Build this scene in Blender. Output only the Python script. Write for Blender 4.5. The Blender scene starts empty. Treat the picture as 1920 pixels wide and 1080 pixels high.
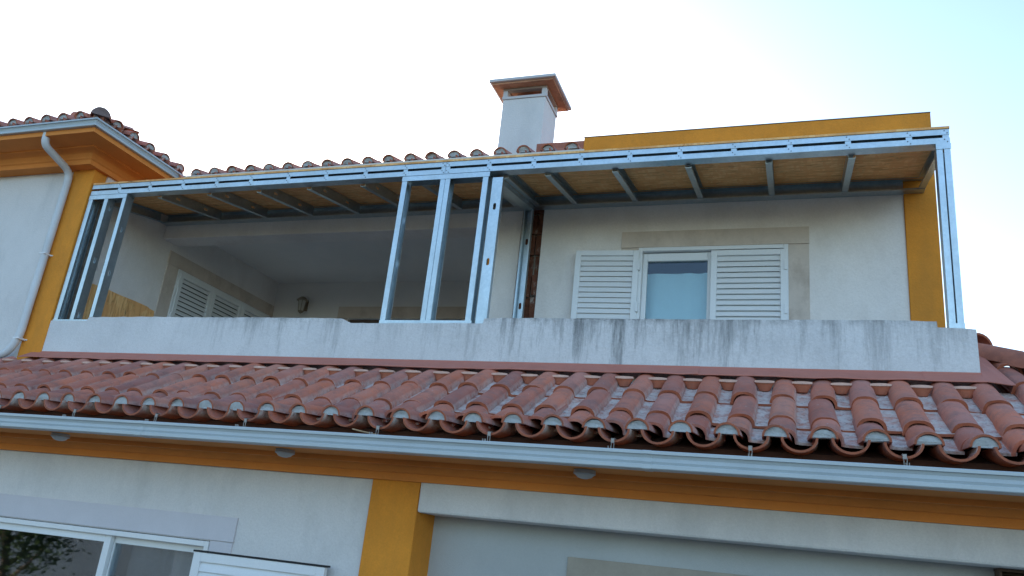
import bpy, bmesh, math, random
from mathutils import Vector, Matrix
random.seed(7)
S = bpy.context.scene
C = S.collection
R = math.radians

# ------------------------------------------------------------------ camera, sky, sun, exposure
YAW, PITCH, ROLL, FPX = 0.35608986, 0.32377336, 0.10859782, 1501.777
f_ = Vector((-math.sin(YAW) * math.cos(PITCH), math.cos(YAW) * math.cos(PITCH), math.sin(PITCH)))
r0 = Vector((math.cos(YAW), math.sin(YAW), 0)); u0 = r0.cross(f_)
right = math.cos(ROLL) * r0 + math.sin(ROLL) * u0
up = -math.sin(ROLL) * r0 + math.cos(ROLL) * u0
cam_d = bpy.data.cameras.new('camera'); cam = bpy.data.objects.new('camera', cam_d); C.objects.link(cam)
cam_d.sensor_width = 36; cam_d.lens = FPX / 1920 * 36; cam_d.clip_end = 2000; cam_d.clip_start = 0.05
M = Matrix((right, up, -f_)).transposed().to_4x4(); cam.matrix_world = M
S.camera = cam

SUN_EL, SUN_AZ = R(15), R(-32)          # azimuth from +Y towards +X; the sun stands low behind the house
W = bpy.data.worlds.new('World'); S.world = W; W.use_nodes = True
wn = W.node_tree; bg = wn.nodes['Background']
sky = wn.nodes.new('ShaderNodeTexSky'); sky.sky_type = 'NISHITA'; sky.sun_disc = False
sky.sun_elevation = SUN_EL; sky.sun_rotation = SUN_AZ; sky.air_density = 1.0; sky.dust_density = 1.1; sky.ozone_density = 2.0
wn.links.new(sky.outputs[0], bg.inputs[0]); bg.inputs[1].default_value = 0.15
sd = bpy.data.lights.new('sun', 'SUN'); sd.energy = 3.5; sd.angle = R(0.5); sd.color = (1, .82, .62)
sun = bpy.data.objects.new('sun', sd); C.objects.link(sun)
sv = Vector((math.sin(SUN_AZ) * math.cos(SUN_EL), math.cos(SUN_AZ) * math.cos(SUN_EL), math.sin(SUN_EL)))
sun.rotation_euler = sv.to_track_quat('Z', 'Y').to_euler(); sun.location = sv * 40
S.view_settings.view_transform = 'Standard'; S.view_settings.look = 'None'
S.view_settings.exposure = 1.68; S.view_settings.gamma = 1; S.view_settings.use_curve_mapping = False
S.cycles.max_bounces = 12; S.cycles.diffuse_bounces = 8
S.render.resolution_x = 1024; S.render.resolution_y = 576
GZ = -2.0                                # ground level (the camera is the origin)

# ------------------------------------------------------------------ materials
def mat(name, col, rough=.85, metal=0., var=.12, vscale=3., bump=.0, bscale=60., spec=.4, build=None, speck=.05):
    m = bpy.data.materials.new(name); m.use_nodes = True
    n = m.node_tree.nodes; l = m.node_tree.links; b = n['Principled BSDF']
    b.inputs['Roughness'].default_value = rough; b.inputs['Metallic'].default_value = metal
    b.inputs['Specular IOR Level'].default_value = spec
    geo = n.new('ShaderNodeNewGeometry')
    nz = n.new('ShaderNodeTexNoise'); nz.inputs['Scale'].default_value = vscale; nz.inputs['Detail'].default_value = 7
    nz.inputs['Roughness'].default_value = .65
    l.new(geo.outputs['Position'], nz.inputs['Vector'])
    cr = n.new('ShaderNodeValToRGB')
    cr.color_ramp.elements[0].position = .3; cr.color_ramp.elements[1].position = .7
    cr.color_ramp.elements[0].color = (*[c * (1 - var) for c in col], 1)
    cr.color_ramp.elements[1].color = (*[min(1, c * (1 + var * .6)) for c in col], 1)
    l.new(nz.outputs['Fac'], cr.inputs[0])
    sk = n.new('ShaderNodeTexNoise'); sk.inputs['Scale'].default_value = 85; sk.inputs['Detail'].default_value = 4; sk.inputs['Roughness'].default_value = .8
    l.new(geo.outputs['Position'], sk.inputs['Vector'])
    sr = n.new('ShaderNodeMapRange'); sr.inputs['From Min'].default_value = .3; sr.inputs['From Max'].default_value = .7; sr.inputs['To Min'].default_value = 1 - speck; sr.inputs['To Max'].default_value = 1 + speck * .6
    l.new(sk.outputs['Fac'], sr.inputs['Value'])
    sm = n.new('ShaderNodeVectorMath'); sm.operation = 'SCALE'; l.new(cr.outputs[0], sm.inputs[0]); l.new(sr.outputs[0], sm.inputs['Scale'])
    out = sm.outputs[0]
    if build: out = build(n, l, geo, out, b)
    l.new(out, b.inputs['Base Color'])
    if bump:
        bn = n.new('ShaderNodeTexNoise'); bn.inputs['Scale'].default_value = bscale; bn.inputs['Detail'].default_value = 5
        l.new(geo.outputs['Position'], bn.inputs['Vector'])
        bp = n.new('ShaderNodeBump'); bp.inputs['Strength'].default_value = bump; bp.inputs['Distance'].default_value = .006
        l.new(bn.outputs['Fac'], bp.inputs['Height']); l.new(bp.outputs[0], b.inputs['Normal'])
    return m

def mixc(n, l, fac, a, bcol, mode='MIX'):
    x = n.new('ShaderNodeMix'); x.data_type = 'RGBA'; x.blend_type = mode
    l.new(fac, x.inputs['Factor']); l.new(a, x.inputs['A'])
    if isinstance(bcol, tuple): x.inputs['B'].default_value = (*bcol, 1)
    else: l.new(bcol, x.inputs['B'])
    return x.outputs['Result']
def noise(n, l, vec, scale, sc3=(1, 1, 1), detail=5, rough=.6, loc=(0, 0, 0)):
    mp = n.new('ShaderNodeMapping'); mp.inputs['Scale'].default_value = sc3; mp.inputs['Location'].default_value = loc
    l.new(vec, mp.inputs['Vector'])
    t = n.new('ShaderNodeTexNoise'); t.inputs['Scale'].default_value = scale; t.inputs['Detail'].default_value = detail
    t.inputs['Roughness'].default_value = rough
    l.new(mp.outputs[0], t.inputs['Vector']); return t.outputs['Fac']
def ramp(n, l, fac, a, b):
    r = n.new('ShaderNodeMapRange'); r.inputs['From Min'].default_value = a; r.inputs['From Max'].default_value = b
    l.new(fac, r.inputs['Value']); return r.outputs['Result']
def mul(n, l, a, b, op='MULTIPLY'):
    x = n.new('ShaderNodeMath'); x.operation = op; l.new(a, x.inputs[0])
    if isinstance(b, (int, float)): x.inputs[1].default_value = b
    else: l.new(b, x.inputs[1])
    return x.outputs[0]

def stain_build(amount, freq=1.):
    def bld(n, l, geo, out, b):
        P = geo.outputs['Position']
        sep = n.new('ShaderNodeSeparateXYZ'); l.new(P, sep.inputs[0])
        fc = n.new('ShaderNodeFloatCurve'); l.new(ramp(n, l, sep.outputs['X'], -6.7, 1.1), fc.inputs['Value'])
        cv = fc.mapping.curves[0]
        for x, y in ((.0, .12), (.22, .15), (.29, .70), (.40, .60), (.46, .40), (.54, .55), (.60, .85), (.70, .95), (.80, .85), (.90, .65)): cv.points.new(x, y)
        cv.points[0].location = (0, .12); cv.points[-1].location = (1, .5); fc.mapping.update()
        wob = noise(n, l, P, 5, (1, 1, .2), 6, .7)
        hz = ramp(n, l, sep.outputs['Z'], 1.36, 1.66)                      # runs start at the top edge and fade downwards
        st = noise(n, l, P, 8 * freq, (1, 1, .10), 9, .8)
        drip = ramp(n, l, mul(n, l, st, mul(n, l, hz, .10), 'ADD'), .56, .74)
        fine = ramp(n, l, noise(n, l, P, 34, (1, 1, .22), 8, .8, (3, 0, 1)), .50, .72)
        blot = ramp(n, l, noise(n, l, P, 4.5, (1, 1, .7), 9, .8, (7, 0, 2)), .50, .72)
        M_ = fc.outputs['Value']
        o = mixc(n, l, mul(n, l, mul(n, l, blot, M_), .45 * amount), out, (.27, .275, .27))
        o = mixc(n, l, mul(n, l, mul(n, l, drip, M_), .85 * amount), o, (.13, .135, .135))
        o = mixc(n, l, mul(n, l, mul(n, l, mul(n, l, fine, wob), mul(n, l, M_, hz)), .75 * amount), o, (.09, .095, .09))
        edge = mul(n, l, ramp(n, l, sep.outputs['Z'], 1.655, 1.705), ramp(n, l, noise(n, l, P, 12, (1, 1, 1), 7, .75, (1, 4, 4)), .42, .62))
        return mixc(n, l, mul(n, l, mul(n, l, edge, M_), .75), o, (.10, .10, .095))
    return bld
def weather_build(col, amount, lo=.5, hi=.75, scale=2.2, sc3=(1, 1, .5)):
    def bld(n, l, geo, out, b):
        f = mul(n, l, ramp(n, l, noise(n, l, geo.outputs['Position'], scale, sc3, 7, .7), lo, hi), amount)
        return mixc(n, l, f, out, col)
    return bld

WHITE = mat('white_stucco', (.68, .66, .65), .92, var=.06, vscale=1.6, bump=.6, bscale=55, speck=.09, build=weather_build((.40, .40, .40), .5, .46, .78, 2.6, (1, 1, .45)))
PARAPET = mat('stained_stucco', (.66, .65, .65), .92, var=.08, vscale=2.5, bump=.8, bscale=50, speck=.12, build=stain_build(1.0))
SHADEW = mat('porch_stucco', (.76, .73, .71), .92, var=.06, vscale=1.5, bump=.3, bscale=170)
BALC = mat('balcony_stucco', (.80, .755, .725), .92, var=.07, vscale=1.6, bump=.6, bscale=55, speck=.08, build=weather_build((.50, .44, .39), .5, .45, .8, 1.7, (1, 1, .6)))
YELLOW = mat('ochre_paint', (.72, .268, .027), .85, var=.16, vscale=2.2, bump=.6, bscale=55, speck=.10, build=weather_build((.40, .17, .03), .65, .45, .8, 3.2, (1, 1, .35)))
ORANGE = mat('orange_cornice_paint', (.70, .245, .05), .85, var=.12, vscale=2.0, bump=.25, bscale=140)
STONE = mat('beige_stone', (.60, .51, .44), .8, var=.12, vscale=5, bump=.15, bscale=90, build=weather_build((.30, .22, .17), .6, .5, .78, 5, (1, 1, .6)))
GSTONE = mat('grey_stone', (.60, .575, .605), .8, var=.05, vscale=4, bump=.1, bscale=90)
WMETAL = mat('white_lacquered_aluminium', (.74, .75, .76), .38, var=.04, vscale=4, spec=.5)
GUTTER = mat('pale_gutter_aluminium', (.43, .475, .495), .35, var=.06, vscale=4, spec=.5, build=weather_build((.36, .38, .37), .35, .55, .8, 6, (.3, 1, 1)))
CREAM = mat('cream_gutter', (.62, .58, .52), .5, var=.06)
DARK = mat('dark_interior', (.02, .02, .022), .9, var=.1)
BLACK = mat('black_rubber', (.012, .012, .015), .6)
MORTAR = mat('white_mortar', (.44, .45, .45), .95, var=.2, vscale=30, bump=.7, bscale=120, build=weather_build((.3, .3, .29), .6, .55, .75, 22, (1, 1, 1)))
CURTAIN = mat('pale_curtain', (.66, .84, .86), .9, var=.05)
EARTH = mat('roof_underlay', (.10, .045, .03), .95, var=.2)
TWIG = mat('dry_twig', (.42, .28, .16), .9, var=.3, vscale=40)
BARK = mat('bark', (.09, .065, .045), .95, var=.3, vscale=12, bump=.8, bscale=30)
LEAF = mat('leaf', (.05, .09, .028), .7, var=.5, vscale=2)
BRASS = mat('bronze_lantern', (.30, .235, .17), .5, metal=.3)
LAMPG = mat('frosted_lantern_glass', (.55, .52, .46), .3)
BROWNW = mat('brown_wood', (.10, .065, .045), .7, var=.3, vscale=8)
FIT = mat('grey_plastic', (.38, .38, .38), .5)
HOUSEB = mat('rear_masonry', (.6, .6, .6), .9)

def tile_build(n, l, geo, out, b):
    tc = n.new('ShaderNodeTexCoord'); oi = n.new('ShaderNodeObjectInfo')
    P = geo.outputs['Position']
    sep = n.new('ShaderNodeSeparateXYZ'); l.new(tc.outputs['Object'], sep.inputs[0])
    rc = n.new('ShaderNodeValToRGB'); e = rc.color_ramp.elements
    e[0].color = (.58, .17, .085, 1); e[1].color = (.62, .24, .145, 1); e.new(.2).color = (.42, .135, .09, 1); e.new(.45).color = (.62, .185, .095, 1); e.new(.6).color = (.50, .195, .145, 1); e.new(.8).color = (.36, .115, .08, 1)
    l.new(oi.outputs['Random'], rc.inputs[0])
    o = rc.outputs[0]
    dust = ramp(n, l, noise(n, l, P, 3.0, (1, 1, 1), 8, .7), .38, .66)
    o = mixc(n, l, mul(n, l, dust, .45), o, (.46, .255, .22))
    soot = ramp(n, l, noise(n, l, P, 7, (1, 1, 1), 9, .78, (4, 1, 0)), .47, .66)
    o = mixc(n, l, mul(n, l, soot, .66), o, (.19, .125, .115))
    pan = ramp(n, l, sep.outputs['X'], .060, .082)
    lich = ramp(n, l, noise(n, l, P, 14, (1, 1, 1), 9, .75), .34, .56)
    o = mixc(n, l, mul(n, l, mul(n, l, pan, lich), .8), o, (.70, .66, .60))
    gl = ramp(n, l, noise(n, l, P, 21, (1, 1, 1), 8, .8, (5, 2, 3)), .60, .70)
    o = mixc(n, l, mul(n, l, gl, .45), o, (.40, .36, .33))
    blk = ramp(n, l, noise(n, l, P, 38, (1, 1, 1), 6, .7, (2, 7, 0)), .56, .68)
    o = mixc(n, l, mul(n, l, mul(n, l, pan, blk), .75), o, (.09, .085, .085))
    fl = ramp(n, l, noise(n, l, P, 45, (1, 1, 1), 3, .6, (9, 3, 1)), .68, .72)
    o = mixc(n, l, mul(n, l, fl, .5), o, (.5, .47, .45))
    return o
TILE = mat('weathered_terracotta', (.33, .12, .08), .85, bump=.5, bscale=110, build=tile_build)
def lip_build(n, l, geo, out, b):
    f = ramp(n, l, noise(n, l, geo.outputs['Position'], 9, (1, 1, 1), 6, .7), .5, .75)
    return mixc(n, l, mul(n, l, f, .6), out, (.17, .085, .065))
LIP = mat('clean_terracotta', (.36, .108, .055), .85, var=.2, vscale=12, bump=.3, bscale=120, build=lip_build)
FLASH = mat('painted_flashing', (.48, .17, .12), .7, var=.15, vscale=5, build=weather_build((.24, .13, .12), .5, .5, .75, 5, (1, 1, 1)))
RIDGE = mat('ridge_terracotta', (.42, .15, .095), .8, var=.25, vscale=5, bump=.5, bscale=90, build=weather_build((.17, .08, .07), .6, .45, .75, 6, (1, 1, 1)))

def steel_build(n, l, geo, out, b):
    P = geo.outputs['Position']
    v = n.new('ShaderNodeTexVoronoi'); v.inputs['Scale'].default_value = 55; l.new(P, v.inputs['Vector'])
    hsv = n.new('ShaderNodeRGBToBW'); l.new(v.outputs['Color'], hsv.inputs[0])
    sp = ramp(n, l, hsv.outputs[0], .2, .8)
    o = mixc(n, l, mul(n, l, sp, .35), out, (.36, .45, .50))
    st = ramp(n, l, noise(n, l, P, 5, (1, 1, .5), 6, .7), .4, .75)
    o = mixc(n, l, mul(n, l, st, .35), o, (.36, .44, .49))
    rr = n.new('ShaderNodeMapRange'); rr.inputs['To Min'].default_value = .34; rr.inputs['To Max'].default_value = .52
    l.new(st, rr.inputs['Value']); l.new(rr.outputs[0], b.inputs['Roughness'])
    return o
STEEL = mat('galvanised_steel', (.53, .605, .64), .4, metal=.88, var=.07, vscale=9, bump=.05, bscale=20, build=steel_build)
def osb_build(n, l, geo, out, b):
    P = geo.outputs['Position']
    o = out
    for i, (sc, rot, col) in enumerate([((3, 26, 3), .25, (.56, .25, .08)), ((4, 30, 4), -.3, (.95, .60, .27)), ((22, 5, 5), .5, (.78, .38, .14))]):
        mp = n.new('ShaderNodeMapping'); mp.inputs['Rotation'].default_value = (0, 0, rot); mp.inputs['Scale'].default_value = sc
        mp.inputs['Location'].default_value = (i * 3.1, i, 0); l.new(P, mp.inputs['Vector'])
        v = n.new('ShaderNodeTexVoronoi'); v.inputs['Scale'].default_value = 2.2; l.new(mp.outputs[0], v.inputs['Vector'])
        bw = n.new('ShaderNodeRGBToBW'); l.new(v.outputs['Color'], bw.inputs[0])
        o = mixc(n, l, mul(n, l, ramp(n, l, bw.outputs[0], .45, .70), .7), o, col)
    dk = ramp(n, l, noise(n, l, P, 16, (.35, 1.6, 1), 5, .7), .60, .70)
    return mixc(n, l, mul(n, l, dk, .7), o, (.13, .06, .03))
OSB = mat('osb_board', (.88, .47, .18), .75, var=.3, vscale=5, bump=.3, bscale=40, build=osb_build)
def brick_build(n, l, geo, out, b):
    P = geo.outputs['Position']
    f = ramp(n, l, noise(n, l, P, 12, (1, 1, .6), 7, .75), .56, .68)
    o = mixc(n, l, mul(n, l, f, .8), out, (.42, .36, .31))
    return o
BRICK = mat('broken_brick', (.15, .055, .032), .95, var=.45, vscale=16, bump=1., bscale=60, build=brick_build)
RAWP = mat('raw_cement_render', (.30, .26, .22), .95, var=.3, vscale=14, bump=1., bscale=50)
def ground_build(n, l, geo, out, b):
    f = ramp(n, l, noise(n, l, geo.outputs['Position'], .25, (1, 1, 1), 6, .6), .42, .58)
    return mixc(n, l, f, out, (.035, .055, .02))
GROUND = mat('garden_grass', (.06, .07, .035), .95, var=.2, vscale=2, build=ground_build)

def glass_mat():
    m = bpy.data.materials.new('window_glass'); m.use_nodes = True
    n = m.node_tree.nodes; l = m.node_tree.links; n.clear()
    o = n.new('ShaderNodeOutputMaterial'); t = n.new('ShaderNodeBsdfTransparent'); t.inputs[0].default_value = (.86, .91, .93, 1)
    g = n.new('ShaderNodeBsdfGlossy'); g.inputs['Roughness'].default_value = .02; g.inputs[0].default_value = (.95, .97, 1, 1)
    fr = n.new('ShaderNodeFresnel'); fr.inputs[0].default_value = 1.55
    a = n.new('ShaderNodeMath'); a.operation = 'MULTIPLY_ADD'; a.inputs[1].default_value = .8; a.inputs[2].default_value = .0
    l.new(fr.outputs[0], a.inputs[0])
    mx = n.new('ShaderNodeMixShader'); l.new(a.outputs[0], mx.inputs[0]); l.new(t.outputs[0], mx.inputs[1]); l.new(g.outputs[0], mx.inputs[2])
    l.new(mx.outputs[0], o.inputs[0]); return m
GLASS = glass_mat()

# ------------------------------------------------------------------ mesh helpers
WP = {}                                   # world position of every object's origin (no parent is rotated)
class B:
    def __init__(s): s.v = []; s.f = []; s.m = []
    def face(s, pts, m=0):
        i = len(s.v); s.v += [Vector(p) for p in pts]; s.f.append(tuple(range(i, i + len(pts)))); s.m.append(m)
    def box(s, x0, x1, y0, y1, z0, z1, m=0):
        i = len(s.v)
        s.v += [Vector(p) for p in ((x0, y0, z0), (x1, y0, z0), (x1, y1, z0), (x0, y1, z0), (x0, y0, z1), (x1, y0, z1), (x1, y1, z1), (x0, y1, z1))]
        for q in ((0, 3, 2, 1), (4, 5, 6, 7), (0, 1, 5, 4), (1, 2, 6, 5), (2, 3, 7, 6), (3, 0, 4, 7)):
            s.f.append(tuple(i + k for k in q)); s.m.append(m)
        return s
    def prism(s, poly, ax, a0, a1, m=0):
        """polygon in the plane normal to axis ax, extruded a0..a1"""
        def P(p, a):
            return Vector((a, p[0], p[1])) if ax == 0 else Vector((p[0], a, p[1])) if ax == 1 else Vector((p[0], p[1], a))
        i = len(s.v); k = len(poly)
        s.v += [P(p, a0) for p in poly] + [P(p, a1) for p in poly]
        s.f.append(tuple(range(i, i + k))); s.f.append(tuple(range(i + 2 * k - 1, i + k - 1, -1))); s.m += [m, m]
        for q in range(k):
            r = (q + 1) % k; s.f.append((i + q, i + k + q, i + k + r, i + r)); s.m.append(m)
        return s
    def sweep(s, prof, path, m=0, caps=True):
        """profile (outward, z) swept along a plan polyline; outward is right of the direction of travel"""
        rows = []
        for i, p in enumerate(path):
            p = Vector(p)
            ds = []
            if i > 0: ds.append((p - Vector(path[i - 1])).normalized())
            if i < len(path) - 1: ds.append((Vector(path[i + 1]) - p).normalized())
            ns = [Vector((d.y, -d.x)) for d in ds]
            nn = ns[0] if len(ns) == 1 else (ns[0] + ns[1]) / (1 + ns[0].dot(ns[1]))
            rows.append([Vector((p.x + nn.x * o, p.y + nn.y * o, z)) for o, z in prof])
        i0 = len(s.v); k = len(prof)
        for r in rows: s.v += r
        for a in range(len(rows) - 1):
            for q in range(k):
                t = (q + 1) % k
                s.f.append((i0 + a * k + q, i0 + a * k + t, i0 + (a + 1) * k + t, i0 + (a + 1) * k + q)); s.m.append(m)
        if caps:
            s.f.append(tuple(i0 + q for q in range(k))); s.f.append(tuple(i0 + (len(rows) - 1) * k + q for q in reversed(range(k)))); s.m += [m, m]
        return s
    def tube(s, pts, rad, n=10, m=0, cap=True):
        rings = []
        for i, p in enumerate(pts):
            p = Vector(p); d = (Vector(pts[min(i + 1, len(pts) - 1)]) - Vector(pts[max(i - 1, 0)])).normalized()
            a = d.orthogonal().normalized() if i == 0 else (pa - d * pa.dot(d)).normalized()
            pa = a; bb = d.cross(a); r = rad[i] if isinstance(rad, (list, tuple)) else rad
            rings.append([p + r * (math.cos(t) * a + math.sin(t) * bb) for t in [2 * math.pi * k / n for k in range(n)]])
        i0 = len(s.v)
        for r in rings: s.v += r
        for a in range(len(rings) - 1):
            for k in range(n):
                t = (k + 1) % n; s.f.append((i0 + a * n + k, i0 + a * n + t, i0 + (a + 1) * n + t, i0 + (a + 1) * n + k)); s.m.append(m)
        if cap:
            s.f.append(tuple(i0 + k for k in reversed(range(n)))); s.f.append(tuple(i0 + (len(rings) - 1) * n + k for k in range(n))); s.m += [m, m]
        return s
    def xf(s, fn, start=0):
        for i in range(start, len(s.v)): s.v[i] = Vector(fn(s.v[i]))
        return s

def mesh_from(name, verts, faces, mats, mi=None, smooth=None, weld=False):
    me = bpy.data.meshes.new(name); me.from_pydata([tuple(v) for v in verts], [], faces)
    for m in mats: me.materials.append(m)
    if mi: me.polygons.foreach_set('material_index', mi)
    bm = bmesh.new(); bm.from_mesh(me)
    if weld: bmesh.ops.remove_doubles(bm, verts=bm.verts, dist=1e-5)
    bmesh.ops.recalc_face_normals(bm, faces=bm.faces)
    bm.to_mesh(me); bm.free()
    if smooth is not None:
        me.polygons.foreach_set('use_smooth', [True] * len(me.polygons)); me.set_sharp_from_angle(angle=R(smooth))
    me.update(); return me
def put(name, me, loc, parent=None, rot=(0, 0, 0), scale=None):
    o = bpy.data.objects.new(name, me); C.objects.link(o)
    base = WP[parent.name] if parent else Vector((0, 0, 0))
    o.parent = parent; o.location = Vector(loc) - base; o.rotation_euler = rot
    if scale: o.scale = scale
    WP[o.name] = Vector(loc); return o
def make(name, b, mats, parent=None, smooth=None, bevel=0, solid=0, weld=False):
    if not isinstance(mats, (list, tuple)): mats = [mats]
    lo = Vector([min(v[k] for v in b.v) for k in range(3)]); hi = Vector([max(v[k] for v in b.v) for k in range(3)])
    c = (lo + hi) / 2
    me = mesh_from(name, [v - c for v in b.v], b.f, mats, b.m, smooth, weld)
    o = put(name, me, c, parent)
    if solid:
        s = o.modifiers.new('solid', 'SOLIDIFY'); s.thickness = solid; s.offset = 0
    if bevel:
        w = o.modifiers.new('bevel', 'BEVEL'); w.width = bevel; w.segments = 2; w.limit_method = 'ANGLE'; w.angle_limit = R(40)
    return o
def empty(name, loc, label, cat, group=None):
    o = bpy.data.objects.new(name, None); C.objects.link(o); o.location = loc; WP[o.name] = Vector(loc); o.empty_display_size = .2
    return tag(o, label, cat, group)
def tag(o, label, cat, group=None):
    o['label'] = label; o['category'] = cat
    if group: o['group'] = group
    return o
def walls(b, u0, u1, z0, z1, t0, t1, holes, ax=1, m=0):
    """a wall slab with rectangular holes; ax=1: u is X and the thickness runs along Y, ax=0: u is Y"""
    us = sorted({u0, u1, *[h[0] for h in holes], *[h[1] for h in holes]}); zs = sorted({z0, z1, *[h[2] for h in holes], *[h[3] for h in holes]})
    us = [u for u in us if u0 <= u <= u1]; zs = [z for z in zs if z0 <= z <= z1]
    def solid(i, j):
        if i < 0 or j < 0 or i >= len(us) - 1 or j >= len(zs) - 1: return False
        a, c = (us[i] + us[i + 1]) / 2, (zs[j] + zs[j + 1]) / 2
        return not any(h[0] < a < h[1] and h[2] < c < h[3] for h in holes)
    P = (lambda u, t, z: (u, t, z)) if ax == 1 else (lambda u, t, z: (t, u, z))
    for i in range(len(us) - 1):
        for j in range(len(zs) - 1):
            if not solid(i, j): continue
            a, c, d, e = us[i], us[i + 1], zs[j], zs[j + 1]
            for t in (t0, t1): b.face([P(a, t, d), P(c, t, d), P(c, t, e), P(a, t, e)], m)
            if not solid(i - 1, j): b.face([P(a, t0, d), P(a, t1, d), P(a, t1, e), P(a, t0, e)], m)
            if not solid(i + 1, j): b.face([P(c, t0, d), P(c, t1, d), P(c, t1, e), P(c, t0, e)], m)
            if not solid(i, j - 1): b.face([P(a, t0, d), P(c, t0, d), P(c, t1, d), P(a, t1, d)], m)
            if not solid(i, j + 1): b.face([P(a, t0, e), P(c, t0, e), P(c, t1, e), P(a, t1, e)], m)
    return b

# ------------------------------------------------------------------ ground
g = B(); g.face([(-300, -300, GZ), (300, -300, GZ), (300, 300, GZ), (-300, 300, GZ)])
make('ground', g, GROUND)['kind'] = 'structure'
g = B().box(-16, 5, -1.5, 4.81, GZ - .10, GZ + .012); make('bounce_terrace', g, mat('beige_bounce_paving', (.27, .235, .20), .9, var=.12, vscale=1.5))['kind'] = 'structure'  # unseen paving added to bounce warm light up to the cornice

# ------------------------------------------------------------------ house: masonry
house = empty('house', (-2.8, 6.5, GZ), 'white two storey house with ochre trim, terracotta tile roofs and a walled balcony', 'house')
H = house
# ground floor front wall with its window hole
make('wall', walls(B(), -15, -2.61, GZ, .50, 4.815, 5.10, [(-6.4, -3.78, -1.3, -.10)]), WHITE, H, weld=True)
make('pillar', B().box(-2.608, -2.262, 4.797, 5.12, GZ, .50), YELLOW, H, bevel=.008)
make('porch_beam', B().box(-2.258, 3.0, 4.79, 5.088, .214, .50), WHITE, H, bevel=.014)
make('wall', walls(B(), -2.262, 3.0, GZ, .50, 5.09, 5.30, [(-1.16, .60, -1.3, -.11)]), mat('recess_shade_render', (.44, .46, .465), .92, var=.08, vscale=1.6, bump=.3, bscale=170), H, weld=True)  # shade of the recess put into a darker wall colour
make('wall', B().box(2.80, 3.0, 5.30, 11.6, GZ, .5), WHITE, H)
# cornice under the lower eave
co = [(-.05, .398), (.03, .398), (.032, .445), (.045, .452), (.05, .468), (.068, .488), (.10, .497), (.118, .499), (.120, .486), (.150, .486), (.152, .516), (.50, .520), (.50, .60), (-.05, .60)]
make('cornice', B().sweep(co, [(-15, 4.80), (2.96, 4.80)]), ORANGE, H, smooth=25)
# ground floor slab and rear volume (closes the house towards the low sun)
make('floor_slab', B().box(-15, 3.0, 5.31, 11.6, .62, .80), mat('balcony_floor_tile', (.66, .60, .54), .6), H)
make('rear_wall', B().box(-15, 3.0, 11.6, 11.8, GZ, .55), HOUSEB, H)
make('rear_wall', B().box(-15, 1.08, 11.6, 11.8, .551, 3.55), HOUSEB, H)
make('wall', B().box(-15.2, -15, 4.82, 11.8, GZ, 3.4), WHITE, H)
make('wall', B().box(.95, 1.08, 6.76, 11.6, .80, 3.50), WHITE, H)

# parapet with its broken, stepped top
top = [(-6.61, 1.668), (-6.165, 1.669), (-6.155, 1.70), (-6.0, 1.706), (-5.33, 1.709), (-4.9, 1.706), (-4.31, 1.708), (-3.9, 1.704), (-3.475, 1.702), (-3.44, 1.690), (-3.41, 1.676), (-3.378, 1.663), (-3.116, 1.663), (-2.6, 1.666), (-2.231, 1.668), (-2.226, 1.706), (-1.832, 1.712), (-1.3, 1.708), (-.656, 1.706), (0, 1.706), (.692, 1.704), (.864, 1.699), (.867, 1.659), (1.0, 1.655), (1.083, 1.648)]
tt = []
for (a, za), (c, zc) in zip(top, top[1:]):
    k = max(1, int((c - a) / .05)); tt += [(a + (c - a) * i / k, za + (zc - za) * i / k + (random.uniform(-.0025, .0025) if i else 0)) for i in range(k)]
tt.append(top[-1])
make('parapet', B().prism([(-6.625, 1.15)] + tt + [(1.088, 1.15)], 1, 5.45, 5.60), PARAPET, H)
make('parapet', B().box(.94, 1.084, 5.601, 6.48, 1.0, 1.64), PARAPET, H)
make('parapet_footing', B().box(-6.59, 1.08, 5.46, 5.62, .80, 1.149), HOUSEB, H)

# wing: front wall, ochre corner pilaster, side wall seen inside the balcony
make('wall', B().box(-15, -6.87, 5.46, 5.70, .80, 3.40), WHITE, H)
make('pilaster', B().box(-6.885, -6.605, 5.44, 5.60, 1.0, 3.40), YELLOW, H, bevel=.006)
make('wall', walls(B(), 5.602, 8.90, .80, 3.60, -6.80, -6.592, [(6.83, 8.60, 1.0, 2.715)], ax=0), BALC, H, weld=True)
make('cornice', B().sweep([(-.10, 3.255), (.035, 3.255), (.037, 3.30), (.05, 3.312), (.055, 3.33), (.075, 3.358), (.11, 3.376), (.15, 3.38), (.152, 3.395), (.36, 3.405), (.36, 3.47), (-.10, 3.47)], [(-15, 5.36), (-6.592, 5.36), (-6.592, 6.50)]), ORANGE, H, smooth=25)
# back wall of the balcony
rough = [(-2.39, -2.18, .8, 3.30)]
make('wall', walls(B(), -2.612, .852, .80, 3.62, 6.50, 6.75, [(-1.262, -.035, 1.0, 2.675)] + rough), BALC, H, weld=True)
make('wall', B().box(-2.69, -2.613, 6.50, 6.74, .80, 2.945), YELLOW, H)
make('pilaster', B().box(.853, 1.088, 6.485, 6.74, .80, 3.50), YELLOW, H, bevel=.005)
make('band_end_flashing', B().box(-2.32, -1.852, 6.49, 6.70, 3.501, 3.80), RIDGE, H)
make('fascia_band', B().box(-1.85, 1.088, 6.484, 6.70, 3.501, 3.828), YELLOW, H, bevel=.004)
make('coping', B().box(-1.852, 1.089, 6.482, 6.702, 3.829, 3.836), mat('grimy_coping', (.20, .15, .11), .9, var=.3, vscale=9), H)
make('lintel', B().box(-6.59, -2.613, 6.50, 6.74, 2.946, 3.62), BALC, H, bevel=.006)
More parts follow.
